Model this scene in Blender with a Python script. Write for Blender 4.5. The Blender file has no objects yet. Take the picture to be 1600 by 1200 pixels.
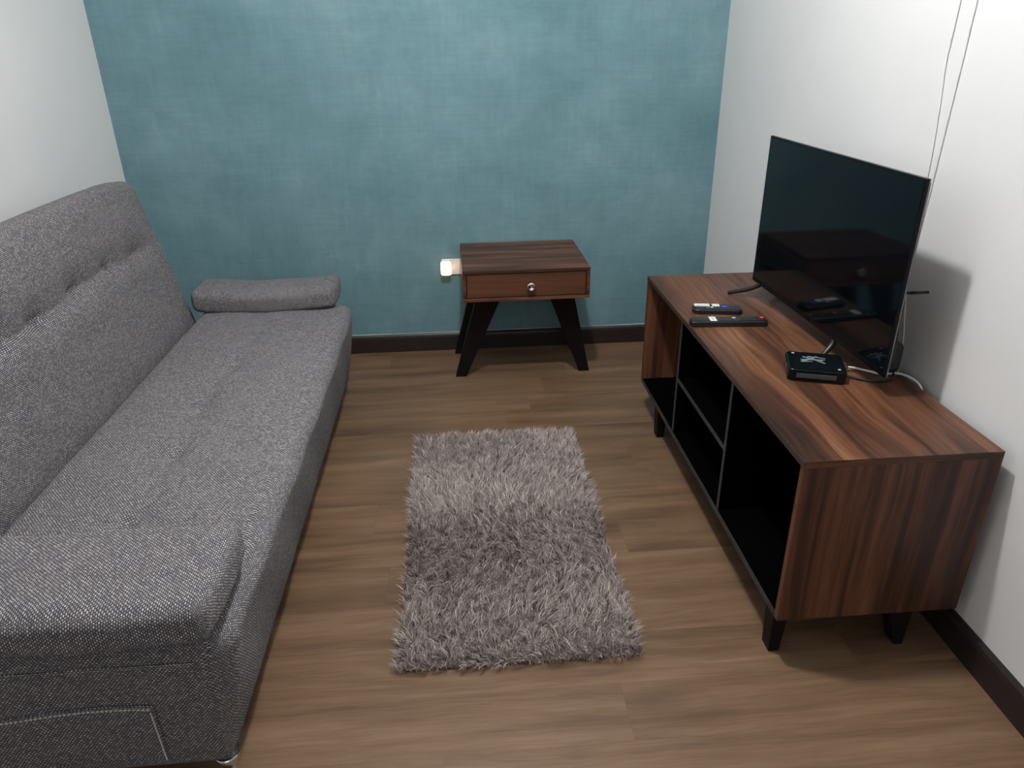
import bpy, bmesh, math, random
import numpy as np
from mathutils import Vector, Matrix

C = bpy.context.scene.collection
sc = bpy.context.scene
R_ = random.Random(7)

# ---------------------------------------------------------------- camera
cam_d = bpy.data.cameras.new('camera')
cam = bpy.data.objects.new('camera', cam_d); C.objects.link(cam)
cam_d.sensor_width = 36.0
cam_d.lens = 1140.03 / 1600 * 36
cam_d.clip_start = 0.02
rt = Vector((0.9969497, -0.0767087, -0.01439014))
fw = Vector((0.06330899, 0.90265529, -0.42568227))
up = Vector((0.04564287, 0.42347279, 0.90475827)).normalized()
M = Matrix((rt, up, -fw)).transposed().to_4x4()
M.translation = Vector((0, 0, 1.35))
cam.matrix_world = M
sc.camera = cam

# ---------------------------------------------------------------- view, world, lamp light
sc.view_settings.view_transform = 'Standard'
sc.view_settings.look = 'None'
sc.view_settings.gamma = 1
sc.view_settings.use_curve_mapping = False
sc.view_settings.exposure = 0.0
w = bpy.data.worlds.new('world'); sc.world = w; w.use_nodes = True
w.node_tree.nodes['Background'].inputs[0].default_value = (0.8, 0.9, 1.0, 1)
w.node_tree.nodes['Background'].inputs[1].default_value = 0.05
LAMP = (0.09, 1.52, 2.40)
ld = bpy.data.lights.new('ceiling_lamp_light', 'POINT')
ld.shadow_soft_size = 0.055; ld.energy = 96; ld.color = (1.0, 0.995, 0.985)
lo = bpy.data.objects.new('ceiling_lamp_light', ld); C.objects.link(lo)
lo.location = LAMP
# unseen fill light added behind the viewer to brighten faces turned this way
ld2 = bpy.data.lights.new('fill_light', 'AREA')
ld2.shape = 'RECTANGLE'; ld2.size = 1.6; ld2.size_y = 1.6; ld2.energy = 7; ld2.color = (0.98, 0.98, 1.0)
lo2 = bpy.data.objects.new('fill_light', ld2); C.objects.link(lo2)
lo2.location = (-0.1, -1.75, 1.5); lo2.rotation_euler = (math.radians(90), 0, 0)

# ---------------------------------------------------------------- material helpers
class NT:
    def __init__(s, name, rough=0.5, spec=0.5, metal=0.0, col=(0.5, 0.5, 0.5)):
        s.m = bpy.data.materials.new(name); s.m.use_nodes = True
        s.t = s.m.node_tree; s.b = s.t.nodes['Principled BSDF']
        s.b.inputs['Roughness'].default_value = rough
        s.b.inputs['Specular IOR Level'].default_value = spec
        s.b.inputs['Metallic'].default_value = metal
        s.b.inputs['Base Color'].default_value = (*col, 1)
    def n(s, typ, **kw):
        nd = s.t.nodes.new(typ)
        for k, v in kw.items(): setattr(nd, k, v)
        return nd
    def l(s, a, b): s.t.links.new(a, b)
    def val(s, x, sock):
        if hasattr(x, 'is_output') or hasattr(x, 'links'): s.l(x, sock)
        else: sock.default_value = x
    def math(s, op, a, b=0.0, c=0.0, clamp=False):
        nd = s.n('ShaderNodeMath', operation=op, use_clamp=clamp)
        for i, x in enumerate((a, b, c)): s.val(x, nd.inputs[i])
        return nd.outputs[0]
    def uv(s, name='UVMap'):
        return s.n('ShaderNodeUVMap', uv_map=name).outputs[0]
    def sep(s, v):
        nd = s.n('ShaderNodeSeparateXYZ'); s.l(v, nd.inputs[0]); return nd.outputs
    def comb(s, x, y, z=0.0):
        nd = s.n('ShaderNodeCombineXYZ')
        for i, q in enumerate((x, y, z)): s.val(q, nd.inputs[i])
        return nd.outputs[0]
    def mapping(s, v, scale=(1, 1, 1), loc=(0, 0, 0)):
        nd = s.n('ShaderNodeMapping'); s.l(v, nd.inputs[0])
        nd.inputs['Scale'].default_value = scale; nd.inputs['Location'].default_value = loc
        return nd.outputs[0]
    def noise(s, v, scale, detail=4, rough=0.5, dist=0.0):
        nd = s.n('ShaderNodeTexNoise'); s.l(v, nd.inputs['Vector'])
        nd.inputs['Scale'].default_value = scale; nd.inputs['Detail'].default_value = detail
        nd.inputs['Roughness'].default_value = rough; nd.inputs['Distortion'].default_value = dist
        return nd.outputs['Fac']
    def ramp(s, f, stops):
        nd = s.n('ShaderNodeValToRGB'); s.l(f, nd.inputs[0]); e = nd.color_ramp.elements
        while len(e) < len(stops): e.new(0.5)
        for i, (p, c) in enumerate(stops): e[i].position = p; e[i].color = (*c, 1)
        return nd.outputs[0]
    def mix(s, f, a, b, mode='MIX'):
        nd = s.n('ShaderNodeMix', data_type='RGBA', blend_type=mode)
        s.val(f, nd.inputs[0])
        for x, k in ((a, 6), (b, 7)):
            if isinstance(x, tuple): nd.inputs[k].default_value = (*x, 1)
            else: s.l(x, nd.inputs[k])
        return nd.outputs[2]
    def col(s, c): s.l(c, s.b.inputs['Base Color'])
    def bump(s, h, strength=0.3, dist=0.002):
        nd = s.n('ShaderNodeBump'); nd.inputs['Strength'].default_value = strength
        nd.inputs['Distance'].default_value = dist; s.l(h, nd.inputs['Height'])
        s.l(nd.outputs[0], s.b.inputs['Normal'])

def lin(r, g, b):
    f = lambda c: (c/255/12.92) if c/255 <= 0.04045 else ((c/255+0.055)/1.055)**2.4
    return (f(r), f(g), f(b))

def m_paint():
    t = NT('white_wall_paint', 0.75, 0.25)
    g = t.n('ShaderNodeTexCoord').outputs['Object']
    n = t.noise(g, 2.0, 3)
    t.col(t.ramp(n, [(0.3, (0.695, 0.695, 0.692)), (0.7, (0.735, 0.735, 0.732))]))
    t.bump(t.noise(g, 260, 3), 0.05, 0.001)
    return t.m

def m_teal():
    t = NT('teal_linen_wallpaper', 0.62, 0.3)
    g = t.n('ShaderNodeTexCoord').outputs['Object']
    cloud = t.noise(g, 3.2, 5, 0.6, 0.3)
    vstreak = t.noise(t.mapping(g, (60, 1, 7)), 1.0, 4, 0.6)
    hstreak = t.noise(t.mapping(g, (6, 1, 90)), 1.0, 4, 0.6)
    patch = t.noise(g, 11, 6, 0.65, 0.5)
    base = t.ramp(cloud, [(0.28, lin(93, 127, 135)), (0.5, lin(103, 137, 145)), (0.75, lin(116, 148, 155))])
    f1 = t.math('MULTIPLY', t.math('SUBTRACT', vstreak, 0.5), 0.22)
    f2 = t.math('MULTIPLY', t.math('SUBTRACT', hstreak, 0.5), 0.22)
    f3 = t.math('MULTIPLY', t.math('SUBTRACT', patch, 0.5), 0.40)
    f = t.math('ADD', t.math('ADD', t.math('ADD', f1, f2), f3), 1.0)
    cc = t.n('ShaderNodeVectorMath', operation='SCALE'); t.l(base, cc.inputs[0]); t.l(f, cc.inputs['Scale'])
    t.col(cc.outputs[0])
    t.bump(t.math('ADD', vstreak, hstreak), 0.12, 0.002)
    return t.m

def m_floor():
    t = NT('oak_vinyl_planks', 0.42, 0.35)
    uv = t.uv('UVMap')
    at = t.n('ShaderNodeAttribute', attribute_name='tone', attribute_type='GEOMETRY')
    tone = t.sep(at.outputs['Vector'])
    ed = t.sep(t.uv('edge'))
    warp = t.noise(t.mapping(uv, (2.0, 7, 1)), 1.0, 3, 0.5)
    u = t.sep(uv)
    v2 = t.math('ADD', u[1], t.math('MULTIPLY', t.math('SUBTRACT', warp, 0.5), 0.06))
    gv = t.comb(u[0], v2, 0.0)
    broad = t.noise(t.mapping(gv, (1.3, 14, 1)), 1.0, 5, 0.55, 0.4)
    fine = t.noise(t.mapping(gv, (7, 150, 1)), 1.0, 4, 0.6)
    pores = t.noise(t.mapping(gv, (22, 420, 1)), 1.0, 2, 0.5)
    mott = t.noise(t.mapping(uv, (5, 9, 1), (3, 1, 0)), 1.0, 3, 0.5)
    c = t.ramp(broad, [(0.25, lin(72, 54, 39)), (0.43, lin(101, 78, 58)), (0.58, lin(114, 90, 69)), (0.78, lin(127, 103, 81))])
    fac = t.math('ADD', 1.0, t.math('ADD', t.math('MULTIPLY', t.math('SUBTRACT', fine, 0.5), 0.75),
                                  t.math('MULTIPLY', t.math('SUBTRACT', mott, 0.5), 0.35)))
    fac = t.math('MULTIPLY', fac, t.math('ADD', 0.94, t.math('MULTIPLY', tone[0], 0.12)))
    # light ticks
    tick = t.math('MULTIPLY', t.math('GREATER_THAN', pores, 0.66), 0.16)
    fac = t.math('ADD', fac, tick)
    # knots: darker spots with their own shape
    vo = t.n('ShaderNodeTexVoronoi'); t.l(t.mapping(uv, (1.7, 4.5, 1)), vo.inputs['Vector']); vo.inputs['Scale'].default_value = 1.0
    kn = t.math('SUBTRACT', 1.0, t.math('MULTIPLY', vo.outputs['Distance'], 6.0), clamp=True)
    kn = t.math('MULTIPLY', kn, t.math('ADD', 0.2, broad), clamp=True)
    fac = t.math('MULTIPLY', fac, t.math('SUBTRACT', 1.0, t.math('MULTIPLY', kn, 0.42)))
    # joint line
    dmin = t.math('MINIMUM', ed[0], ed[1])
    jl = t.math('LESS_THAN', dmin, 0.0008)
    fac = t.math('MULTIPLY', fac, t.math('SUBTRACT', 1.0, t.math('MULTIPLY', jl, 0.12)))
    cc = t.n('ShaderNodeVectorMath', operation='SCALE'); t.l(c, cc.inputs[0]); t.l(fac, cc.inputs['Scale'])
    t.col(cc.outputs[0])
    t.l(t.math('ADD', 0.32, t.math('MULTIPLY', fine, 0.25)), t.b.inputs['Roughness'])
    t.bump(t.math('ADD', fine, t.math('MULTIPLY', pores, 0.6)), 0.12, 0.0012)
    return t.m

def m_walnut(name, cols, u_s=1.0, seed=0.0, cath=0.05, rough=0.42, broadv=15):
    t = NT(name, rough, 0.35)
    uv = t.mapping(t.uv('UVMap'), (1, 1, 1), (seed, seed * 1.7, 0))
    u = t.sep(uv)
    warp = t.noise(t.mapping(uv, (1.5 * u_s, 4.0, 1)), 1.0, 3, 0.5)
    v2 = t.math('ADD', u[1], t.math('MULTIPLY', t.math('SUBTRACT', warp, 0.5), cath))
    gv = t.comb(u[0], v2, 0.0)
    broad = t.noise(t.mapping(gv, (0.7 * u_s, broadv, 1)), 1.0, 3, 0.5, 0.2)
    med = t.noise(t.mapping(gv, (2.2 * u_s, 55, 1)), 1.0, 4, 0.6)
    fine = t.noise(t.mapping(gv, (14, 420, 1)), 1.0, 3, 0.6)
    # annual ring lines
    rings = t.math('SINE', t.math('MULTIPLY', t.math('ADD', v2, t.math('MULTIPLY', broad, 0.12)), 330.0))
    f = t.math('ADD', broad, t.math('MULTIPLY', t.math('SUBTRACT', med, 0.5), 0.55))
    f = t.math('ADD', f, t.math('MULTIPLY', rings, 0.028))
    c = t.ramp(f, cols)
    fac = t.math('ADD', 1.0, t.math('MULTIPLY', t.math('SUBTRACT', fine, 0.5), 0.5))
    cc = t.n('ShaderNodeVectorMath', operation='SCALE'); t.l(c, cc.inputs[0]); t.l(fac, cc.inputs['Scale'])
    t.col(cc.outputs[0])
    t.bump(fine, 0.06, 0.001)
    return t.m

def m_weave():
    t = NT('grey_tweed_upholstery', 0.95, 0.12)
    uv = t.uv('UVMap'); u = t.sep(uv)
    wob = t.noise(t.mapping(uv, (60, 60, 1)), 1.0, 2)
    px, py = 0.0068, 0.0040
    vv = t.math('ADD', t.math('DIVIDE', u[1], py), t.math('MULTIPLY', t.math('SUBTRACT', wob, 0.5), 0.7))
    row = t.math('FLOOR', vv)
    uu = t.math('ADD', t.math('DIVIDE', u[0], px), t.math('MULTIPLY', row, 0.5))
    uu = t.math('ADD', uu, t.math('MULTIPLY', t.math('SUBTRACT', wob, 0.5), 0.7))
    colx = t.math('FLOOR', uu)
    fx = t.math('SUBTRACT', uu, colx); fy = t.math('SUBTRACT', vv, row)
    sx = t.math('SINE', t.math('MULTIPLY', fx, math.pi)); sy = t.math('SINE', t.math('MULTIPLY', fy, math.pi))
    mask = t.math('MULTIPLY', sx, sy)
    m2 = t.n('ShaderNodeMapRange', interpolation_type='SMOOTHSTEP')
    t.l(mask, m2.inputs[0]); m2.inputs[1].default_value = 0.28; m2.inputs[2].default_value = 0.72
    wn = t.n('ShaderNodeTexWhiteNoise', noise_dimensions='2D'); t.l(t.comb(colx, row), wn.inputs['Vector'])
    yarn = t.ramp(wn.outputs['Value'], [(0.0, lin(112, 113, 116)), (0.35, lin(146, 147, 149)), (0.7, lin(170, 170, 169)), (1.0, lin(206, 204, 200))])
    heather = t.noise(t.mapping(uv, (16, 16, 1)), 1.0, 4, 0.6)
    yarn = t.mix(t.math('MULTIPLY', heather, 0.5), yarn, lin(150, 134, 132))
    dark = t.mix(heather, lin(50, 52, 62), lin(78, 73, 76))
    t.col(t.mix(m2.outputs[0], dark, yarn))
    fz = t.noise(t.mapping(uv, (900, 900, 1)), 1.0, 2)
    t.bump(t.math('ADD', mask, t.math('MULTIPLY', fz, 0.4)), 0.55, 0.0016)
    t.b.inputs['Sheen Weight'].default_value = 0.05
    t.b.inputs['Sheen Roughness'].default_value = 0.5
    return t.m

def plain(name, col, rough=0.5, spec=0.5, metal=0.0, tex=None):
    t = NT(name, rough, spec, metal, col)
    g = t.n('ShaderNodeTexCoord').outputs['Object']
    n = t.noise(g, tex or 40, 3)
    a = tuple(c * 0.90 for c in col); b = tuple(min(1, c * 1.10) for c in col)
    t.col(t.ramp(n, [(0.3, a), (0.7, b)]))
    return t.m

MT = {}
MT['paint'] = m_paint(); MT['teal'] = m_teal(); MT['floor'] = m_floor(); MT['weave'] = m_weave()
WAL = [(0.26, lin(34, 20, 15)), (0.40, lin(64, 39, 27)), (0.50, lin(88, 55, 38)), (0.60, lin(108, 71, 49)), (0.76, lin(134, 95, 70))]
WAL2 = [(0.24, lin(34, 20, 15)), (0.42, lin(64, 38, 27)), (0.52, lin(86, 52, 36)), (0.62, lin(102, 66, 46)), (0.78, lin(122, 86, 64))]
MT['walnut'] = m_walnut('walnut_laminate', WAL, 1.0, 0.0, 0.13, 0.40, 8)
MT['walnut_side'] = m_walnut('walnut_laminate_upright_grain', WAL2, 1.0, 5.3, 0.05, 0.45, 11)
MT['walnut_table'] = m_walnut('walnut_laminate_small_table', WAL2, 1.4, 9.1, 0.03, 0.42, 18)
MT['drawer'] = m_walnut('walnut_drawer_front', [(0.2, lin(64, 39, 25)), (0.5, lin(88, 55, 36)), (0.8, lin(106, 69, 47))], 1.2, 12.4, 0.03, 0.45, 20)
MT['edge'] = plain('dark_edge_band', lin(62, 44, 38), 0.5)
MT['greyedge'] = plain('grey_edge_band', lin(52, 52, 56), 0.5)
MT['blackboard'] = plain('black_laminate', (0.0006, 0.0006, 0.0007), 0.8, 0.02)
MT['blackleg'] = plain('black_painted_wood', (0.006, 0.004, 0.0045), 0.5, 0.2)
MT['skirt'] = plain('dark_brown_skirting', lin(42, 33, 33), 0.4, 0.35)
MT['caulk'] = plain('white_caulk', lin(190, 195, 195), 0.6)
MT['chrome'] = plain('polished_chrome', (0.75, 0.74, 0.73), 0.12, 0.5, 1.0)
MT['screen'] = NT('glossy_black_screen', 0.06, 0.28, 0, (0.0015, 0.0025, 0.004)).m
MT['tvplastic'] = plain('black_tv_plastic', (0.009, 0.009, 0.010), 0.4)
MT['bezel'] = plain('dark_satin_bezel', (0.004, 0.004, 0.005), 0.3, 0.15)
MT['silver'] = plain('brushed_silver_edge', (0.20, 0.205, 0.215), 0.35, 0.5, 0.8)
MT['blackplastic'] = plain('black_plastic', (0.010, 0.010, 0.012), 0.42)
MT['gloss'] = plain('glossy_black_plastic', (0.003, 0.0045, 0.006), 0.22, 0.2)
MT['rubber'] = plain('grey_rubber', (0.040, 0.040, 0.044), 0.6)
MT['whiteplastic'] = plain('white_plastic', (0.74, 0.73, 0.71), 0.4)
MT['label'] = plain('white_sticker', (0.80, 0.78, 0.76), 0.5)
MT['ink'] = plain('black_ink', (0.03, 0.03, 0.03), 0.6)
MT['blue'] = plain('blue_button', (0.05, 0.06, 0.75), 0.4)
MT['green'] = plain('green_button', (0.03, 0.35, 0.22), 0.4)
MT['red'] = plain('red_button', (0.55, 0.03, 0.02), 0.35)
MT['logo'] = plain('grey_printed_mark', (0.16, 0.19, 0.22), 0.4)
MT['greymark'] = plain('pale_grey_print', (0.4, 0.4, 0.42), 0.4)
MT['backing'] = plain('rug_backing', lin(96, 88, 84), 0.9, 0.1)
MT['darkcloth'] = plain('black_underside_cloth', (0.012, 0.011, 0.012), 0.9, 0.1)
MT['thread'] = plain('pale_thread', lin(205, 203, 198), 0.8, 0.1)
MT['metal'] = plain('plug_metal', (0.6, 0.58, 0.55), 0.25, 0.5, 1.0)

def m_emit(name, col, strength):
    t = NT(name, 0.4, 0.4, 0, (0.8, 0.75, 0.7))
    t.b.inputs['Emission Color'].default_value = (*col, 1)
    t.b.inputs['Emission Strength'].default_value = strength
    return t.m
MT['glow'] = m_emit('lit_night_light', (1.0, 0.62, 0.36), 4.5)
MT['lampglow'] = m_emit('lit_lamp_diffuser', (1.0, 0.955, 0.90), 8.0)

def m_pile():
    t = NT('shaggy_grey_pile', 0.55, 0.35)
    at = t.n('ShaderNodeAttribute', attribute_name='tone', attribute_type='GEOMETRY')
    s = t.sep(at.outputs['Vector'])
    c = t.ramp(s[0], [(0.0, lin(104, 94, 92)), (0.45, lin(160, 147, 143)), (0.8, lin(196, 183, 178)), (1.0, lin(228, 217, 210))])
    t.col(c)
    return t.m
MT['pile'] = m_pile()

# ---------------------------------------------------------------- object helpers
def link(name, me, mat=None, parent=None):
    o = bpy.data.objects.new(name, me); C.objects.link(o)
    if mat is not None:
        for m in (mat if isinstance(mat, (list, tuple)) else [mat]): me.materials.append(MT[m])
    if parent: o.parent = parent
    return o

def thing(name, label, cat, loc=(0, 0, 0), rotz=0, group=None):
    o = bpy.data.objects.new(name, None); C.objects.link(o)
    o.empty_display_size = 0.1
    o.location = loc; o.rotation_euler = (0, 0, rotz); o['label'] = label; o['category'] = cat
    if group: o['group'] = group
    return o

def tag(o, label, cat, group=None):
    o['label'] = label; o['category'] = cat
    if group: o['group'] = group
    return o

def box_uv(bm, grain='x', off=(0, 0)):
    uvl = bm.loops.layers.uv.get('UVMap') or bm.loops.layers.uv.new('UVMap')
    gi = 'xyz'.index(grain)
    for f in bm.faces:
        n = f.normal; ax = max(range(3), key=lambda i: abs(n[i]))
        o = [i for i in range(3) if i != ax]
        if gi in o: a = gi; b = o[0] if o[1] == gi else o[1]
        else: a, b = o
        for l in f.loops:
            l[uvl].uv = (l.vert.co[a] + off[0], l.vert.co[b] + off[1] + ax * 0.37)

def mesh(name, bm, mat, parent=None, grain='x', off=(0, 0), smooth=False, uv=True):
    bm.normal_update()
    if uv: box_uv(bm, grain, off)
    me = bpy.data.meshes.new(name); bm.to_mesh(me); bm.free()
    if smooth:
        for p in me.polygons: p.use_smooth = True
    return link(name, me, mat, parent)

def add_box(bm, x0, x1, y0, y1, z0, z1, bev=0.0, seg=2, mi=0, mat=None):
    r = bmesh.ops.create_cube(bm, size=1.0)
    vs = r['verts']
    for v in vs:
        v.co = Vector(((x0 + x1) / 2 + v.co.x * (x1 - x0), (y0 + y1) / 2 + v.co.y * (y1 - y0), (z0 + z1) / 2 + v.co.z * (z1 - z0)))
    fs = list({f for v in vs for f in v.link_faces})
    for f in fs: f.material_index = mi
    if bev > 0:
        es = list({e for v in vs for e in v.link_edges})
        r2 = bmesh.ops.bevel(bm, geom=es, offset=bev, segments=seg, affect='EDGES', profile=0.5)
        vs = list({v for f in r2['faces'] for v in f.verts})
    return vs

def bx(name, x0, x1, y0, y1, z0, z1, mat, parent=None, bev=0.0, seg=2, grain='x', off=(0, 0)):
    bm = bmesh.new(); add_box(bm, x0, x1, y0, y1, z0, z1, bev, seg)
    return mesh(name, bm, mat, parent, grain, off)

def add_hull8(bm, bot, top, bev=0.0):
    """a tapered post: four bottom points and four top points in the same order"""
    vb = [bm.verts.new(p) for p in bot]; vt = [bm.verts.new(p) for p in top]
    fs = [bm.faces.new(list(reversed(vb))), bm.faces.new(vt)]
    for i in range(4):
        j = (i + 1) % 4; fs.append(bm.faces.new((vb[i], vb[j], vt[j], vt[i])))
    bmesh.ops.recalc_face_normals(bm, faces=fs)
    if bev:
        es = list({e for f in fs for e in f.edges})
        bmesh.ops.bevel(bm, geom=es, offset=bev, segments=2, affect='EDGES')

def add_tube(bm, pts, r, seg=10, caps=True, mi=0):
    pts = [Vector(p) for p in pts]; rings = []; n = None
    for i, p in enumerate(pts):
        d = (pts[min(i + 1, len(pts) - 1)] - pts[max(i - 1, 0)]).normalized()
        if n is None:
            n = d.orthogonal().normalized()
        n = (n - d * n.dot(d)).normalized(); b = d.cross(n)
        rr = r[i] if isinstance(r, (list, tuple)) else r
        rings.append([bm.verts.new(p + (n * math.cos(a) + b * math.sin(a)) * rr) for a in [2 * math.pi * k / seg for k in range(seg)]])
    for i in range(len(rings) - 1):
        for k in range(seg):
            f = bm.faces.new((rings[i][k], rings[i][(k + 1) % seg], rings[i + 1][(k + 1) % seg], rings[i + 1][k])); f.smooth = True; f.material_index = mi
    if caps:
        bm.faces.new(list(reversed(rings[0]))).material_index = mi; bm.faces.new(rings[-1]).material_index = mi

def spline(pts, n=12):
    pts = [Vector(p) for p in pts]; out = []
    P = [pts[0]] + pts + [pts[-1]]
    for i in range(1, len(P) - 2):
        for k in range(n):
            t = k / n
            out.append(0.5 * ((2 * P[i]) + (-P[i-1] + P[i+1]) * t + (2*P[i-1] - 5*P[i] + 4*P[i+1] - P[i+2]) * t*t + (-P[i-1] + 3*P[i] - 3*P[i+1] + P[i+2]) * t**3))
    out.append(pts[-1]); return out

def tube_obj(name, pts, r, mat, parent=None, seg=10):
    bm = bmesh.new(); add_tube(bm, pts, r, seg)
    bmesh.ops.recalc_face_normals(bm, faces=bm.faces)
    return mesh(name, bm, mat, parent)

def add_lathe(bm, prof, centre, axis='z', seg=28, smooth=True):
    c = Vector(centre); rings = []
    for (r, h) in prof:
        ring = []
        for k in range(seg):
            a = 2 * math.pi * k / seg
            if axis == 'z': q = Vector((r * math.cos(a), r * math.sin(a), h))
            elif axis == 'y': q = Vector((r * math.cos(a), h, r * math.sin(a)))
            else: q = Vector((h, r * math.cos(a), r * math.sin(a)))
            ring.append(bm.verts.new(c + q))
        rings.append(ring)
    for i in range(len(rings) - 1):
        for k in range(seg):
            f = bm.faces.new((rings[i][k], rings[i][(k + 1) % seg], rings[i+1][(k + 1) % seg], rings[i+1][k])); f.smooth = smooth
    bm.faces.new(list(reversed(rings[0]))); bm.faces.new(rings[-1])
    bmesh.ops.recalc_face_normals(bm, faces=bm.faces)

def add_prism(bm, poly, z0, z1, bev=0.0):
    vb = [bm.verts.new((x, y, z0)) for x, y in poly]; vt = [bm.verts.new((x, y, z1)) for x, y in poly]
    fs = [bm.faces.new(list(reversed(vb))), bm.faces.new(vt)]
    n = len(poly)
    for i in range(n):
        j = (i + 1) % n; fs.append(bm.faces.new((vb[i], vb[j], vt[j], vt[i])))
    bmesh.ops.recalc_face_normals(bm, faces=fs)
    if bev:
        es = list({e for e in fs[1].edges})
        bmesh.ops.bevel(bm, geom=es, offset=bev, segments=3, affect='EDGES')

def rrect(x0, x1, y0, y1, r, n=6):
    out = []
    for cx, cy, a0 in ((x1 - r, y1 - r, 0), (x0 + r, y1 - r, 90), (x0 + r, y0 + r, 180), (x1 - r, y0 + r, 270)):
        for k in range(n + 1):
            a = math.radians(a0 + 90 * k / n); out.append((cx + r * math.cos(a), cy + r * math.sin(a)))
    return out

def cushion(name, h, rad, mat, parent, step=0.012, disp=None, xf=None, uvrot=False):
    """soft rounded slab: half sizes h, radii rad (per axis clamp), disp(p, n) -> offset Vector, xf Matrix to parent space"""
    h = Vector(h); verts = {}; vl = []; faces = []; uvs = []
    r = rad
    def key(p): return (round(p[0], 5), round(p[1], 5), round(p[2], 5))
    def vid(p):
        k = key(p)
        if k not in verts:
            inner = Vector([max(-(h[i] - r), min(h[i] - r, p[i])) for i in range(3)])
            d = Vector(p) - inner
            d = d.normalized() if d.length > 1e-9 else Vector((0, 0, 1))
            q = inner + d * r
            if disp: q = q + disp(q, d)
            verts[k] = len(vl); vl.append(xf @ q if xf else q)
        return verts[k]
    def samples(H):
        n = max(2, int(round(2 * (H - r) / step)))
        mid = [-(H - r) + 2 * (H - r) * i / n for i in range(n + 1)]
        k = 5
        e = [H - r + r * math.tan(math.pi / 4 * j / k) for j in range(1, k + 1)]
        return [-x for x in reversed(e)] + mid + e
    S = [samples(h[i]) for i in range(3)]
    for ax in range(3):
        a, b = [i for i in range(3) if i != ax]
        for sgn in (-1, 1):
            for i in range(len(S[a]) - 1):
                for j in range(len(S[b]) - 1):
                    q = []
                    for (ii, jj) in ((i, j), (i + 1, j), (i + 1, j + 1), (i, j + 1)):
                        p = [0, 0, 0]; p[ax] = sgn * h[ax]; p[a] = S[a][ii]; p[b] = S[b][jj]
                        q.append((vid(p), (p[a] + ax * 0.31, p[b] + sgn * 0.2)))
                    flip = (sgn < 0) != (ax == 1)
                    if flip: q.reverse()
                    faces.append([k[0] for k in q]); uvs += [k[1] for k in q]
    me = bpy.data.meshes.new(name); me.from_pydata([tuple(v) for v in vl], [], faces)
    ul = me.uv_layers.new(name='UVMap')
    flat = np.array([(v, u) if uvrot else (u, v) for u, v in uvs], dtype=np.float32).ravel()
    ul.data.foreach_set('uv', flat)
    for p in me.polygons: p.use_smooth = True
    me.update()
    return link(name, me, mat, parent)

# ================================================================ THE ROOM
XL, XR, YW, YB, ZC = -1.405, 1.156, 3.297, -2.0, 2.52
def struct(o): o['kind'] = 'structure'; return o

def build_floor():
    W = 0.156; y0 = 1.057 - W * 20
    bm = bmesh.new(); uvl = bm.loops.layers.uv.new('UVMap'); edl = bm.loops.layers.uv.new('edge')
    tl = bm.verts.layers.float_vector.new('tone')
    rr = random.Random(11)
    row = 0; y = y0
    fixed = {20: 0.325, 19: -0.082, 31: 0.333, 21: 0.9, 22: -0.55, 24: 0.45, 25: -0.3, 26: 0.62}
    L = 1.5
    while y < YW + 0.02:
        j0 = fixed.get(row, rr.uniform(-0.6, 0.6))
        xs = [j0 + L * k for k in range(-3, 4)]
        ya, yb = y, min(y + W, YW + 0.01)
        if ya >= YB - 0.2 and yb > ya:
            for k in range(len(xs) - 1):
                xa, xb = max(xs[k], XL - 0.01), min(xs[k + 1], XR + 0.01)
                if xb <= xa: continue
                ou, ov, tn = rr.uniform(0, 50), rr.uniform(0, 50), rr.random()
                vs = [bm.verts.new(p) for p in ((xa, ya, 0), (xb, ya, 0), (xb, yb, 0), (xa, yb, 0))]
                # four strips so the joint distance interpolates exactly: centre-split fan
                c = bm.verts.new(((xa + xb) / 2, (ya + yb) / 2, 0))
                hw, hh = (xb - xa) / 2, (yb - ya) / 2
                for v in vs + [c]: v[tl] = (tn, tn, tn)
                for i in range(4):
                    f = bm.faces.new((vs[i], vs[(i + 1) % 4], c))
                    for l in f.loops:
                        l[uvl].uv = (l.vert.co.x + ou, l.vert.co.y + ov)
                        d = 0.0 if l.vert is not c else (hh if i in (0, 2) else hw)
                        l[edl].uv = (d, 1.0)
        y += W; row += 1
    me = bpy.data.meshes.new('floor'); bm.to_mesh(me); bm.free()
    struct(link('floor', me, 'floor'))
build_floor()

def quad(name, pts, mat):
    me = bpy.data.meshes.new(name); me.from_pydata(pts, [], [(0, 1, 2, 3)]); return struct(link(name, me, mat))
def slab(name, *a): return struct(bx(name, *a))
T = 0.1
slab('wall_back', XL - T, XR + T, YW, YW + T, -0.02, ZC + 0.05, 'teal')
slab('wall_left', XL - T, XL, YB - T, YW, -0.02, ZC + 0.05, 'paint')
slab('wall_right', XR, XR + T, YB - T, YW, -0.02, ZC + 0.05, 'paint')
slab('wall_front', XL, XR, YB - T, YB, -0.02, ZC + 0.05, 'paint')
slab('ceiling', XL - T, XR + T, YB - T, YW + T, ZC, ZC + 0.1, 'paint')

def skirting(name, pts_dir, parent=None):
    """profile swept along a wall: ('x', y_wall, x0, x1) or ('y', x_wall, y0, y1, sign)"""
    prof = [(0, 0), (0.014, 0), (0.014, 0.070), (0.011, 0.080), (0.004, 0.088), (0, 0.088)]
    bm = bmesh.new(); ends = []
    for t in (pts_dir[2], pts_dir[3]):
        ring = []
        for d, z in prof:
            if pts_dir[0] == 'x': ring.append(bm.verts.new((t, pts_dir[1] - d, z)))
            else: ring.append(bm.verts.new((pts_dir[1] + pts_dir[4] * d, t, z)))
        ends.append(ring)
    n = len(prof)
    for i in range(n): bm.faces.new((ends[0][i], ends[0][(i + 1) % n], ends[1][(i + 1) % n], ends[1][i]))
    bm.faces.new(list(reversed(ends[0]))); bm.faces.new(ends[1])
    bmesh.ops.recalc_face_normals(bm, faces=bm.faces)
    return struct(mesh(name, bm, 'skirt'))
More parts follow.
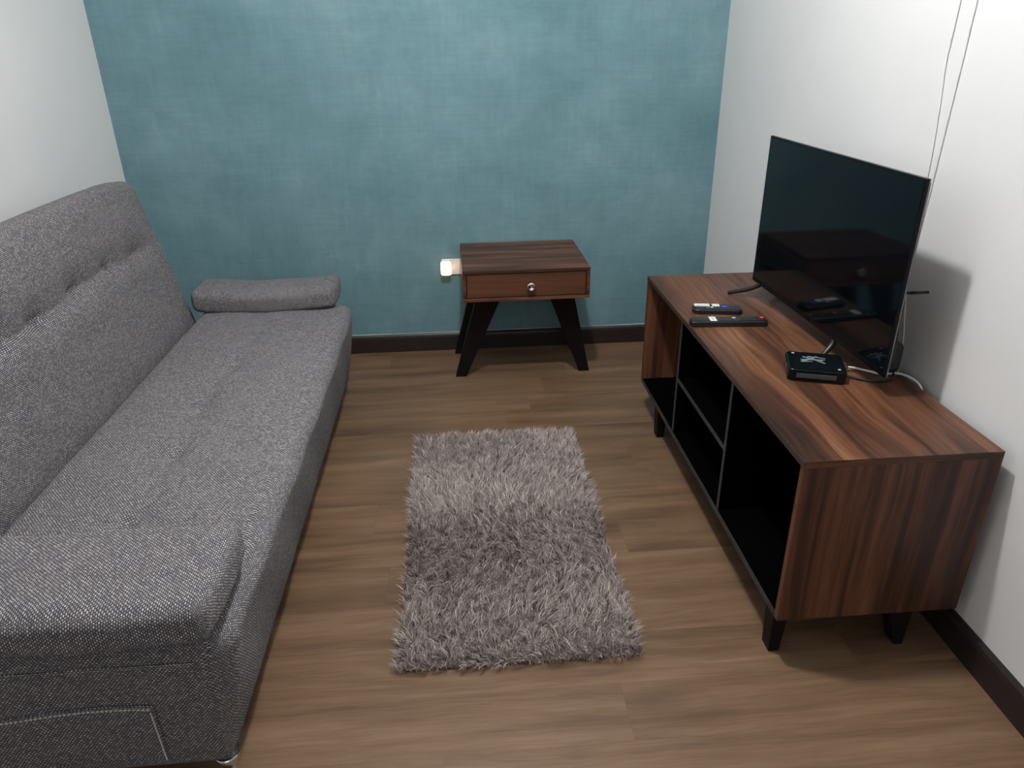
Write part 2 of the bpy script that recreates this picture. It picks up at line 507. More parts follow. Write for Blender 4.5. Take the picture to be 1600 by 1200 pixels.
skirting('baseboard_back', ('x', YW, XL, XR))
skirting('baseboard_right', ('y', XR, YB, YW - 0.016, -1))
skirting('baseboard_left', ('y', XL, YB, YW - 0.016, 1))
# uneven bead of caulk along the top of the skirting
def caulk(name, mk, a, b):
    pts = []; n = 60
    for i in range(n + 1):
        t = a + (b - a) * i / n; pts.append(mk(t))
    rr = random.Random(3)
    rad = [0.0012 + 0.0016 * max(0, math.sin(i * 0.37) * 0.5 + rr.uniform(-0.2, 0.5)) for i in range(n + 1)]
    struct(tube_obj(name, pts, rad, 'caulk', None, 6))
caulk('trim_1', lambda t: (t, YW - 0.002, 0.0885), XL + 0.02, XR - 0.02)

# ceiling lamp (above the frame, it gives the room its light)
t = thing('ceiling_lamp', 'small white ceiling lamp holder above the middle of the room', 'ceiling lamp', (LAMP[0], LAMP[1], ZC))
bm = bmesh.new(); add_lathe(bm, [(0.055, 0), (0.055, -0.018), (0.045, -0.026), (0.01, -0.028)], (0, 0, 0)); mesh('ceiling_rose', bm, 'whiteplastic', t)
bm = bmesh.new(); add_lathe(bm, [(0.018, -0.027), (0.022, -0.045), (0.022, -0.080), (0.016, -0.084)], (0, 0, 0)); mesh('bulb_holder', bm, 'whiteplastic', t)

# ================================================================ SOFA
sofa = thing('sofa', 'long grey tweed sofa bed with tufted back along the left white wall', 'sofa', (-0.75, 1.91, 0))
SX, SY = -0.75, 1.91
sy0, sy1 = 1.005, 2.825
def seat_disp():
    ys = [2.52 - 0.285 * i for i in range(6)]
    hx, hy, hz = 0.284, (sy1 - sy0) / 2, 0.166
    cx = -0.737; cy = (sy0 + sy1) / 2
    def f(q, n):
        x, y = q.x + cx, q.y + cy
        o = Vector((0, 0, 0))
        if n.z > 0.3:
            kx = max(0, 1 - (q.x / hx) ** 2); ky = max(0, 1 - (q.y / hy) ** 4)
            z = 0.007 * kx * ky
            dx = x + 0.752 + 0.012 * math.sin(y * 7)
            z -= 0.007 * math.exp(-(dx / 0.012) ** 2) * ky + 0.006 * math.exp(-(dx / 0.06) ** 2) * ky
            for yc in ys:
                r2 = dx * dx + (y - yc) ** 2
                z -= 0.010 * math.exp(-r2 / (2 * 0.016 ** 2)) + 0.010 * math.exp(-r2 / (2 * 0.045 ** 2))
                # pulled creases running off each tuft
                for sg, sl in ((1, 0.5), (-1, -0.35)):
                    a = (y - yc) * sg; b = dx - sl * a
                    if 0 < a < 0.13: z -= 0.0035 * math.exp(-(b / 0.010) ** 2) * math.sin(a / 0.13 * math.pi)
            z += 0.0020 * math.sin(x * 23 + y * 5) * math.sin(y * 13 + 1) + 0.0012 * math.sin(y * 31 + x * 17)
            o.z += z * min(1, n.z)
        if n.x > 0.3:
            kz = max(0, 1 - ((q.z - 0.02) / hz) ** 2); ky = max(0, 1 - (q.y / hy) ** 2)
            o.x += (0.003 * kz + 0.167 * (q.z - 0.025) + 0.007 * ky * (0.55 + 0.45 * q.z / hz) + 0.002 * math.sin(y * 19 + q.z * 20)) * n.x
        if n.y < -0.3:
            o.y += 0.006 * math.sin(q.x * 14 + 1) * (1 - (q.z / hz) ** 2) * -n.y - 0.006 * (1 - (q.x / hx) ** 2)
        return o
    return (hx, hy, hz), (cx, cy, 0.082 + hz), f
hh, cc, df = seat_disp()
seat = cushion('seat', hh, 0.042, 'weave', sofa, 0.011, df, Matrix.Translation((cc[0] - SX, cc[1] - SY, cc[2])))
# backrest
def back_disp():
    ys = [2.606 - 0.2285 * i for i in range(8)]
    hx, hy, hz = 0.062, (sy1 - sy0) / 2, 0.315
    cy = (sy0 + sy1) / 2
    rr = random.Random(5); j = [rr.uniform(-0.012, 0.012) for _ in ys]
    def f(q, n):
        y = q.y + cy; o = Vector((0, 0, 0))
        if n.x > 0.3:
            ky = max(0, 1 - (q.y / hy) ** 4); kz = max(0, 1 - (q.z / hz) ** 4)
            x = 0.014 * ky * kz
            dz = q.z - 0.075 - 0.008 * math.sin(y * 9)
            # plump roll under and over the tuft line
            x += 0.010 * math.exp(-((dz + 0.045) / 0.045) ** 2) * ky + 0.006 * math.exp(-((dz - 0.10) / 0.08) ** 2) * ky
            x -= 0.013 * math.exp(-((dz - 0.004) / 0.012) ** 2) * ky + 0.010 * math.exp(-((dz - 0.02) / 0.045) ** 2) * ky
            for i, yc in enumerate(ys):
                ddz = dz - j[i] * 0.5; r2 = ddz ** 2 + (y - yc) ** 2
                x -= 0.010 * math.exp(-r2 / (2 * 0.016 ** 2)) + 0.020 * math.exp(-(ddz ** 2 / (2 * 0.038 ** 2) + (y - yc) ** 2 / (2 * 0.050 ** 2)))
                for sl in (0.5, -0.6):
                    a = y - yc; b = ddz - sl * a
                    if abs(a) < 0.09: x -= 0.003 * math.exp(-(b / 0.012) ** 2) * math.cos(a / 0.09 * math.pi / 2)
            x += 0.002 * math.sin(y * 15 + q.z * 21) * math.sin(q.z * 17 + 2) + 0.0012 * math.sin(y * 37 - q.z * 20)
            o.x += x * min(1, n.x)
        if n.z > 0.3:
            o.z += (0.006 * math.sin(y * 3.2 + 0.5) - 0.014 * max(0, abs(q.y) / hy - 0.85) / 0.15) * n.z
        return o
    return (hx, hy, hz), f
hb, fb = back_disp()
lean = math.radians(-12.5)
# front face passes through (-1.035, 0.40)
d_up = Vector((math.sin(lean), 0, math.cos(lean))); d_out = Vector((math.cos(lean), 0, -math.sin(lean)))
centre = Vector((-1.047, 0, 0.40)) + d_up * (0.546 - hb[2]) - d_out * (hb[0] + 0.010)
xf = Matrix.Translation((centre.x - SX, 0.0 + (sy0 + sy1) / 2 - SY, centre.z)) @ Matrix.Rotation(lean, 4, 'Y')
cushion('backrest', hb, 0.045, 'weave', sofa, 0.011, fb, xf)

def arm(name, y0, y1, zc, tilt, curl, x0=-1.03, x1=-0.440):
    hx, hy, hz = (x1 - x0) / 2, (y1 - y0) / 2, 0.040
    def f(q, n):
        u, v = q.x / hx, q.y / hy
        k = max(0, 1 - u ** 4) * max(0, 1 - v ** 4)
        z = (0.008 * k) * (1 if n.z > 0 else (-0.3 if n.z < 0 else 0)) * abs(n.z) + curl * u * u
        z += 0.002 * math.sin(q.x * 26) * n.z
        # pinched ends
        px = -0.010 * (abs(v) ** 3) * (1 if u > 0 else -1) * abs(n.x)
        return Vector((px, 0.006 * math.sin(q.x * 7 + 1) * n.y, z))
    xf = Matrix.Translation(((x0 + x1) / 2 - SX, (y0 + y1) / 2 - SY, zc)) @ Matrix.Rotation(tilt, 4, 'X')
    return cushion(name, (hx, hy, hz), 0.025, 'weave', sofa, 0.010, f, xf, True)
armN = arm('armrest', 0.955, 1.215, 0.471, math.radians(-1), 0.006)
armF = arm('armrest', 2.735, 2.935, 0.445, math.radians(1), 0.018, -1.04, -0.485)
# base cloth, legs
bx('base', -1.0 - SX, -0.51 - SX, 1.04 - SY, 2.79 - SY, 0.072, 0.12, 'darkcloth', sofa, 0.004)
for (x, y) in ((-0.505, 1.040), (-0.56, 2.66), (-0.98, 1.035), (-0.98, 2.70)):
    bm = bmesh.new(); add_lathe(bm, [(0.013, 0), (0.015, 0.003), (0.015, 0.008), (0.012, 0.012), (0.013, 0.066), (0.024, 0.070), (0.024, 0.085)], (x - SX, y - SY, 0))
    leg = mesh('leg', bm, 'chrome', sofa); leg['label'] = 'chrome tubular leg'
# side pocket on the near end with stitched border
pk = cushion('side_pocket', (0.26, 0.006, 0.067), 0.0055, 'weave', sofa, 0.02,
             lambda q, n: Vector((0, 0.006 * math.sin((q.x - 0.11) * 14 + 1), 0.004 * math.sin(q.x * 6))),
             Matrix.Translation((-0.852 - SX, 0.998 - SY, 0.197)))
bm = bmesh.new()
def dash(a, b, r=0.0015):
    add_tube(bm, [a, b], r, 6)
n = 62
for i in range(n):
    xa = -1.10 + 0.505 * i / n; xb = xa + 0.505 / n * 0.62
    za = 0.2605 + 0.004 * math.sin((xa + 0.852) * 6); y_ = 0.9905 + 0.006 * math.sin((xa + 0.742) * 14 + 1)
    dash((xa - SX, y_ - SY, za), (xb - SX, y_ - SY, za + 0.0003))
for i in range(17):
    za = 0.257 - 0.126 * i / 17; y_ = 0.9905 + 0.006 * math.sin((-0.596 + 0.742) * 14 + 1)
    dash((-0.5965 - SX + i * 0.0002, y_ - SY, za), (-0.5965 - SX + i * 0.0002, y_ - SY, za - 0.126 / 17 * 0.62))
bmesh.ops.recalc_face_normals(bm, faces=bm.faces)
st = mesh('stitching', bm, 'thread', pk); st['label'] = 'pale dashed border stitching'
# seam piping around the near end, just under the top edge
tube_obj('seam_piping', [(x - SX, 0.9995 + 0.006 * math.sin((x + 0.742) * 14 + 1) * (1 - (0.095 / 0.147) ** 2) - 0.006 * (1 - ((x + 0.742) / 0.29) ** 2) - SY + 0.0035, 0.362)
         for x in [-1.0 + 0.5 * i / 30 for i in range(31)]], 0.0035, 'weave', sofa, 8)

# ================================================================ RUG
def build_rug():
    x0, x1, y0, y1 = -0.195, 0.397, 1.275, 2.405
    cx, cy = (x0 + x1) / 2, (y0 + y1) / 2
    rug = thing('shag_rug', 'small grey shaggy rug on the wooden floor between sofa and television stand', 'rug', (cx, cy, 0))
    bm = bmesh.new(); add_prism(bm, rrect(x0 + 0.012 - cx, x1 - 0.012 - cx, y0 + 0.014 - cy, y1 - 0.012 - cy, 0.02), 0.001, 0.008)
    mesh('backing', bm, 'backing', rug)
    rs = np.random.RandomState(4)
    N = 52000
    px = rs.uniform(x0 + 0.004, x1 - 0.004, N); py = rs.uniform(y0 + 0.004, y1 - 0.004, N)
    def fld(x, y, s, seed):
        r = np.random.RandomState(seed); o = 0
        for k in range(7):
            a = r.uniform(0, 2 * np.pi); f = s * r.uniform(0.6, 1.8)
            o = o + np.sin((x * np.cos(a) + y * np.sin(a)) * f + r.uniform(0, 6.28))
        return o / 3.0
    # tufts: strands gather in small clumps and share a lean
    cl = 0.017
    gx = np.floor(px / cl + 0.3 * fld(px, py, 60, 9)); gy = np.floor(py / cl + 0.3 * fld(px, py, 60, 10))
    hsh = np.modf(np.abs(np.sin(gx * 12.9898 + gy * 78.233) * 43758.5453))[0]
    hsh2 = np.modf(np.abs(np.sin(gx * 39.346 + gy * 11.135) * 24634.6345))[0]
    far = 1 / (1 + np.exp(-(py - 1.96 - 0.03 * fld(px, py, 12, 3)) / 0.02))   # far third brushed the other way
    ang = 2 * np.pi * hsh * 0.55 + fld(px, py, 7, 1) * 1.3 + rs.normal(0, 0.40, N)
    lx = np.cos(ang) * 0.55 + 0.25 * fld(px, py, 9, 2)
    ly = np.sin(ang) * 0.50 + far * 0.45 - (1 - far) * 0.15 + 0.35 * fld(px, py, 8, 5)
    # outward at the border
    bw = 0.03
    lx += np.clip((px - (x1 - bw)) / bw, 0, 1) * 0.5 - np.clip(((x0 + bw) - px) / bw, 0, 1) * 0.5
    ly += np.clip((py - (y1 - bw)) / bw, 0, 1) * 0.3 - np.clip(((y0 + bw) - py) / bw, 0, 1) * 0.6
    L = rs.uniform(0.024, 0.044, N) * (0.88 + 0.2 * hsh2)
    wd = rs.uniform(0.0010, 0.0022, N)
    up_ = 1.15 - 0.35 * np.clip(np.hypot(lx, ly), 0, 1.5) 
    S = 4
    V = np.zeros((N, S * 2 - 1, 3)); 
    wa = rs.uniform(0, np.pi, N); wx, wy = np.cos(wa), np.sin(wa)
    X, Y, Z = px.copy(), py.copy(), np.full(N, 0.006)
    idx = 0
    for s in range(S):
        wds = wd * (1.0, 0.95, 0.7, 0)[s]
        if s < S - 1:
            V[:, idx, 0] = X - wx * wds / 2; V[:, idx, 1] = Y - wy * wds / 2; V[:, idx, 2] = Z
            V[:, idx + 1, 0] = X + wx * wds / 2; V[:, idx + 1, 1] = Y + wy * wds / 2; V[:, idx + 1, 2] = Z; idx += 2
            bend = (0.35, 0.9, 1.7)[s]
            dx, dy, dz = lx * bend + rs.normal(0, 0.12, N), ly * bend + rs.normal(0, 0.12, N), up_ * (1.0, 0.7, 0.28)[s]
            nn = np.sqrt(dx * dx + dy * dy + dz * dz); st = L / (S - 1)
            X += dx / nn * st; Y += dy / nn * st; Z = np.maximum(Z + dz / nn * st, 0.003)
        else:
            V[:, idx, 0] = X; V[:, idx, 1] = Y; V[:, idx, 2] = Z
    nv = S * 2 - 1
    V[:, :, 0] -= cx; V[:, :, 1] -= cy
    base = (np.arange(N) * nv)[:, None]
    quads = np.concatenate([base + np.array([[0, 1, 3, 2]]), base + np.array([[2, 3, 5, 4]])], 0)
    tris = base + np.array([[4, 5, 6]])
    me = bpy.data.meshes.new('pile')
    me.vertices.add(N * nv); me.vertices.foreach_set('co', V.reshape(-1).astype(np.float32))
    loops = np.concatenate([quads.reshape(-1), tris.reshape(-1)]).astype(np.int32)
    me.loops.add(len(loops)); me.loops.foreach_set('vertex_index', loops)
    nq, nt = len(quads), len(tris)
    starts = np.concatenate([np.arange(nq) * 4, nq * 4 + np.arange(nt) * 3]).astype(np.int32)
    me.polygons.add(nq + nt); me.polygons.foreach_set('loop_start', starts)
    try: me.polygons.foreach_set('loop_total', np.concatenate([np.full(nq, 4), np.full(nt, 3)]).astype(np.int32))
    except Exception: pass
    me.update(calc_edges=True); me.validate()
    at = me.attributes.new('tone', 'FLOAT_VECTOR', 'POINT')
    tn = np.clip(0.36 + 0.20 * rs.normal(0, 1, N) + 0.26 * (hsh2 - 0.5) + (rs.rand(N) < 0.14) * 0.55, 0, 1)
    tv = np.repeat(tn, nv)
    at.data.foreach_set('vector', np.stack([tv, tv, tv], 1).reshape(-1).astype(np.float32))
    p = link('pile', me, 'pile', rug); p['kind'] = 'stuff'
build_rug()

# ================================================================ SMALL SIDE TABLE
def build_table():
    w, d, zb, zt = 0.5157, 0.4551, 0.3937, 0.5235
    t = thing('bedside_table', 'small walnut table with one drawer and splayed black legs against the teal wall', 'side table', (0.2625, 3.0456, 0), 0.0072)
    hx, hy = w / 2, d / 2; th = 0.014
    bx('top', -hx, hx, -hy, hy, zt - th, zt, 'walnut_table', t, 0.0012, 2, 'x')
    bx('bottom_panel', -hx, hx, -hy, hy, zb, zb + th, 'walnut_table', t, 0.0012, 2, 'x', (3, 3))
    for s in (-1, 1):
        a, b = sorted((s * hx, s * (hx - th)))
        bx('side_panel', a, b, -hy, hy, zb + th, zt - th, 'walnut_table', t, 0.001, 2, 'y', (s, 2))
    bx('back_panel', -hx + th, hx - th, hy - 0.006, hy, zb + th, zt - th, 'blackboard', t)
    g = 0.003
    dr = bx('drawer', -hx + th + g, hx - th - g, -hy + 0.004, -hy + 0.020, zb + th + g, zt - th - g, 'drawer', t, 0.001, 2, 'x', (7, 7))
    bm = bmesh.new()
    cz = (zb + zt) / 2 - 0.004; y = -hy + 0.004
    add_lathe(bm, [(0.007, 0.0), (0.006, -0.010), (0.013, -0.014), (0.0175, -0.018), (0.0175, -0.023), (0.0150, -0.026), (0.0105, -0.0265), (0.0085, -0.0225), (0.001, -0.0215)], (0.016, y, cz), 'y', 32)
    k = mesh('knob', bm, 'chrome', dr); k['label'] = 'round chrome knob'
    # drawer box inside
    bx('drawer_box', -hx + 0.03, hx - 0.03, -hy + 0.0205, hy - 0.05, zb + 0.025, zt - 0.04, 'blackboard', t)
    # splayed legs: broad at the top, narrow at the foot
    def leg(xt0, xt1, xb0, xb1, yt, yb, th_=0.03):
        bm = bmesh.new()
        add_hull8(bm, [(xb0, yb, 0), (xb1, yb, 0), (xb1, yb + th_ * 0.8, 0), (xb0, yb + th_ * 0.8, 0)],
                  [(xt0, yt, zb), (xt1, yt, zb), (xt1, yt + th_, zb), (xt0, yt + th_, zb)], 0.001)
        mesh('leg', bm, 'blackleg', t, 'z')
    for yt, yb in ((2.905 - 3.0456, 2.965 - 3.0456), (3.215 - 3.0456, 3.232 - 3.0456)):
        leg(-0.200, -0.093, -0.3045, -0.258, yt, yb)
        leg(0.100, 0.205, 0.248, 0.294, yt, yb)
    return t
build_table()

# ================================================================ SOCKET AND NIGHT LIGHT
t = thing('wall_socket', 'white double wall socket behind the small table on the teal wall', 'socket', (-0.03, YW, 0.41))
bm = bmesh.new(); add_box(bm, -0.056, 0.066, -0.009, 0.0, -0.037, 0.037, 0.003, 2); mesh('plate', bm, 'whiteplastic', t)
for cx in (-0.027, 0.037): bx('switch', cx - 0.012, cx + 0.012, -0.0125, -0.009, 0.014, 0.030, 'whiteplastic', t, 0.001, 1)
t = thing('night_light', 'small glowing night light plugged into the white wall socket', 'night light', (-0.0655, YW - 0.009, 0.411))
bx('housing', -0.0225, 0.0225, -0.014, 0.0, -0.030, 0.030, 'whiteplastic', t, 0.004)
bm = bmesh.new(); add_box(bm, -0.024, 0.024, -0.037, -0.014, -0.032, 0.032, 0.010, 4)
o = mesh('glowing_cover', bm, 'glow', t, smooth=True); o['label'] = 'warm white lit cover'

# ================================================================ TV STAND
X0, X1, Y0, Y1, ZB, ZT = 0.691, 1.1246, 1.2437, 2.5702, 0.1277, 0.5546
def build_stand():
    cx, cy = (X0 + X1) / 2, (Y0 + Y1) / 2
    t = thing('television_stand', 'low walnut television stand with black open compartments along the right white wall', 'tv stand', (cx, cy, 0))
    th = 0.016
    def b(name, x0, x1, y0, y1, z0, z1, mat, grain='x', off=(0, 0), bev=0.001, parent=None):
        return bx(name, x0 - cx, x1 - cx, y0 - cy, y1 - cy, z0, z1, mat, parent or t, bev, 2, grain, off)
    b('top', X0, X1, Y0, Y1, ZT - th, ZT, 'walnut', 'y', (0.0, 0.55))
    s1 = b('side_panel', X0, X1, Y0, Y0 + th, ZB, ZT - th, 'walnut_side', 'z', (2, 1))
    s2 = b('side_panel', X0, X1, Y1 - th, Y1, ZB, ZT - th, 'walnut_side', 'z', (5, 4))
    b('bottom_panel', X0 + 0.001, X1 - 0.008, Y0 + th, Y1 - th, ZB, ZB + th, 'blackboard', 'y')
    b('back_panel', X1 - 0.008, X1 - 0.002, Y0 + th, Y1 - th, ZB, ZT - th, 'blackboard', 'y')
    d1, d2 = 2.132, 1.672
    for d in (d1, d2):
        o = b('divider', X0 + 0.004, X1 - 0.008, d - 0.007, d + 0.007, ZB + th, ZT - th, 'blackboard', 'z')
        b('edge_band', X0 + 0.0025, X0 + 0.004, d - 0.007, d + 0.007, ZB + th, ZT - th, 'greyedge', 'z', (0, 0), 0, o)['label'] = 'grey front edge'
    o = b('shelf', X0 + 0.004, X1 - 0.008, d2 + 0.007, d1 - 0.007, 0.329, 0.343, 'blackboard', 'y')
    b('edge_band', X0 + 0.0025, X0 + 0.004, d2 + 0.007, d1 - 0.007, 0.329, 0.343, 'greyedge', 'y', (0, 0), 0, o)['label'] = 'grey front edge'
    b('bottom_edge_band', X0 - 0.0005, X0 + 0.001, Y0 + th, Y1 - th, ZB, ZB + th, 'greyedge', 'y', (0, 0), 0)
    b('top_edge_band', X0 - 0.001, X0, Y0, Y1, ZT - th, ZT - 0.001, 'edge', 'y', (0, 0), 0)
    # legs: small tapering boards
    def leg(xo, y, s, sy):
        bm = bmesh.new()
        # top 0.055 wide, foot 0.028 wide, outer edge upright in x; s=+1 front row
        if s > 0: xt0, xt1, xb0, xb1 = xo - 0.004, xo + 0.034, xo, xo + 0.026
        else: xt0, xt1, xb0, xb1 = xo - 0.062, xo, xo - 0.024, xo - 0.002
        add_hull8(bm, [(xb0 - cx, y - 0.02 - cy, 0), (xb1 - cx, y - 0.02 - cy, 0), (xb1 - cx, y + 0.02 - cy, 0), (xb0 - cx, y + 0.02 - cy, 0)],
                  [(xt0 - cx, y - 0.024 - cy, ZB), (xt1 - cx, y - 0.024 - cy, ZB), (xt1 - cx, y + 0.024 - cy, ZB), (xt0 - cx, y + 0.024 - cy, ZB)], 0.001)
        mesh('leg', bm, 'blackleg', t, 'z')
    leg(0.702, 1.296, 1, 1); leg(1.038, 1.290, -1, 1); leg(0.702, 2.355, 1, 1); leg(1.045, 2.355, -1, 1)
build_stand()

# ================================================================ TELEVISION
def build_tv():
    # local: x = towards the room is -x, y along the screen
    y0, y1, z0, z1, xs = 1.5147, 2.3168, 0.607, 1.0715, 0.990
    cy = (y0 + y1) / 2; cx = 1.01
    yaw = math.atan2(0.0143, y1 - y0)
    t = thing('television', 'flat black switched off television standing on the walnut stand', 'television', (cx, cy, ZT), yaw)
    def b(name, x0_, x1_, a, c, e, f, mat, bev=0.0, parent=None):
        return bx(name, x0_ - cx, x1_ - cx, a - cy, c - cy, e - ZT, f - ZT, mat, parent or t, bev, 2, 'y')
    b('bezel', xs, xs + 0.006, y0, y1, z0, z1, 'bezel', 0.001)
    b('screen', xs - 0.0006, xs + 0.0015, y0 + 0.006, y1 - 0.006, z0 + 0.016, z1 - 0.006, 'screen')
    # thin silver edge strip wrapped round the panel
    bm = bmesh.new()
    add_box(bm, xs + 0.0062 - cx, xs + 0.0095 - cx, y0 - 0.0005 - cy, y1 + 0.0005 - cy, z0 - ZT, z1 + 0.0005 - ZT, 0.001, 2)
    e_ = mesh('edge_frame', bm, 'silver', t, 'y'); e_['label'] = 'thin silver edge'
    # rear housing, thicker towards the bottom
    bm = bmesh.new()
    A = [(y0 + 0.02, z0 + 0.008), (y1 - 0.02, z0 + 0.008), (y1 - 0.02, z0 + 0.24), (y0 + 0.02, z0 + 0.24)]
    bot = [(xs + 0.0125 - cx, y - cy, z - ZT) for y, z in A]
    B = [(y0 + 0.05, z0 + 0.02), (y1 - 0.05, z0 + 0.02), (y1 - 0.07, z0 + 0.20), (y0 + 0.07, z0 + 0.20)]
    top = [(xs + 0.055 - cx, y - cy, z - ZT) for y, z in B]
    add_hull8(bm, bot, top, 0.004); mesh('rear_housing', bm, 'tvplastic', t)
    b('rear_sheet', xs + 0.0095, xs + 0.020, y0 + 0.012, y1 - 0.012, z0 + 0.006, z1 - 0.010, 'tvplastic', 0.002)
    # two V shaped feet
    for yc, dy in ((2.255, 0.07), (1.772, -0.022)):
        bm = bmesh.new()
        apex = Vector((xs + 0.018 - cx, yc - cy, z0 + 0.012 - ZT))
        for tip in ((0.915 if dy > 0 else 0.958, yc + dy), (1.108, yc + dy * 0.9)):
            tp = Vector((tip[0] - cx, tip[1] - cy, 0.0065))
            mid = apex.lerp(tp, 0.35) - Vector((0, 0, 0.010))
            add_tube(bm, spline([apex, mid, tp], 6), [0.0085] * 5 + [0.0075] * 4 + [0.0065] * 4, 10)
        bmesh.ops.recalc_face_normals(bm, faces=bm.faces)
        mesh('foot', bm, 'tvplastic', t)
    # small maker's plate on the lower bezel
    b('standby_light_window', xs - 0.0012, xs, cy - 0.015, cy + 0.015, z0 + 0.004, z0 + 0.010, 'gloss')
build_tv()

# aerial plug poking out behind the television
bm = bmesh.new()
add_tube(bm, [(1.047, 1.640, 0.775), (1.085, 1.622, 0.781)], 0.0028, 10)
add_tube(bm, [(1.085, 1.622, 0.781), (1.124, 1.604, 0.787)], [0.0038, 0.0036], 12)
bmesh.ops.recalc_face_normals(bm, faces=bm.faces)
o = mesh('aerial_plug', bm, 'blackplastic'); tag(o, 'thin black aerial plug sticking out behind the television', 'plug')

# power adapter block behind the television's near end
t = thing('power_adapter', 'rounded dark grey power adapter behind the near end of the television', 'adapter', (1.108, 1.672, ZT))
bm = bmesh.new(); add_box(bm, -0.018, 0.020, -0.026, 0.026, 0.0, 0.080, 0.014, 4); mesh('adapter_body', bm, 'rubber', t)
bm = bmesh.new(); add_lathe(bm, [(0.006, 0), (0.005, 0.012), (0.002, 0.020)], (0, 0, 0.0795)); mesh('strain_relief', bm, 'blackplastic', t)

# ================================================================ THINGS ON THE STAND
def pt(x, y, z): return (x, y, z)
# streaming remote
def remote_short():
    ax = math.atan2(-0.045, 0.15)
    t = thing('remote_control', 'short rounded black remote with white stickers and a blue button', 'remote control', (0.812, 2.158, ZT), math.radians(-10))
    L, W = 0.155, 0.056
    bm = bmesh.new(); add_prism(bm, rrect(-L / 2, L / 2, -W / 2, W / 2, 0.017, 8), 0.001, 0.017, 0.004)
    mesh('body', bm, 'blackplastic', t)
    zt = 0.0172
    o = bx('sticker', -0.070, -0.022, 0.003, 0.0262, zt - 0.0003, zt + 0.0006, 'label', t); o['label'] = 'white printed sticker'
    for k, (a, c, m) in enumerate(((-0.064, -0.052, 'ink'), (-0.049, -0.034, 'greymark'))):
        bx('print_mark', a, c, 0.008 + 0.003 * k, 0.010 + 0.003 * k, zt + 0.0006, zt + 0.0009, m, o)
    o = bx('sticker', -0.014, 0.009, 0.004, 0.0262, zt - 0.0003, zt + 0.0006, 'label', t); o['label'] = 'white square sticker'
    bm = bmesh.new(); add_lathe(bm, [(0.0085, 0), (0.0085, 0.0018), (0.0065, 0.0026), (0.003, 0.0022)], (0.024, 0.002, zt - 0.0005), 'z', 20)
    o = mesh('button', bm, 'blue', t); o['label'] = 'blue round button'
    o = bx('button', -0.034, -0.024, -0.014, -0.008, zt - 0.0005, zt + 0.0014, 'green', t, 0.0005); o['label'] = 'green button'
    o = bx('button', -0.021, -0.013, -0.010, -0.003, zt - 0.0005, zt + 0.0014, 'label', t, 0.0005); o['label'] = 'white button'
    for k in range(4):
        bm = bmesh.new(); add_lathe(bm, [(0.0032, 0), (0.0032, 0.0014), (0.002, 0.0018)], (0.044 + (k % 2) * 0.013, -0.008 + (k // 2) * 0.015, zt - 0.0005), 'z', 14)
        mesh('button', bm, 'rubber', t)
remote_short()
def remote_long():
    t = thing('remote_control', 'long slim black remote with one white label and a red power button', 'remote control', (0.808, 2.041, ZT), math.radians(-5))
    L, W = 0.232, 0.043
    bm = bmesh.new(); add_prism(bm, rrect(-L / 2, L / 2, -W / 2, W / 2, 0.009, 8), 0.001, 0.019, 0.004)
    mesh('body', bm, 'blackplastic', t)
    zt = 0.0192
    o = bx('sticker', -0.058, -0.038, -0.018, 0.018, zt - 0.0003, zt + 0.0006, 'label', t); o['label'] = 'white paper label'
    bx('print_mark', -0.050, -0.046, -0.010, 0.010, zt + 0.0006, zt + 0.0009, 'greymark', o)
    bm = bmesh.new(); add_lathe(bm, [(0.0065, 0), (0.0065, 0.002), (0.005, 0.003), (0.001, 0.003)], (0.102, 0.006, zt - 0.0005), 'z', 20)
    o = mesh('power_button', bm, 'red', t); o['label'] = 'red round power button'
    bm = bmesh.new(); add_lathe(bm, [(0.006, 0), (0.006, 0.0016), (0.002, 0.002)], (0.018, 0.008, zt - 0.0005), 'z', 20)
    o = mesh('button', bm, 'greymark', t); o['label'] = 'pale grey button'
    for r in range(3):
        for k in range(6):
            bm = bmesh.new(); add_lathe(bm, [(0.0028, 0), (0.0028, 0.0016), (0.0015, 0.002)], (0.036 + k * 0.0105, -0.012 + r * 0.0115, zt - 0.0005), 'z', 10)
            mesh('button', bm, 'rubber', t)
remote_long()

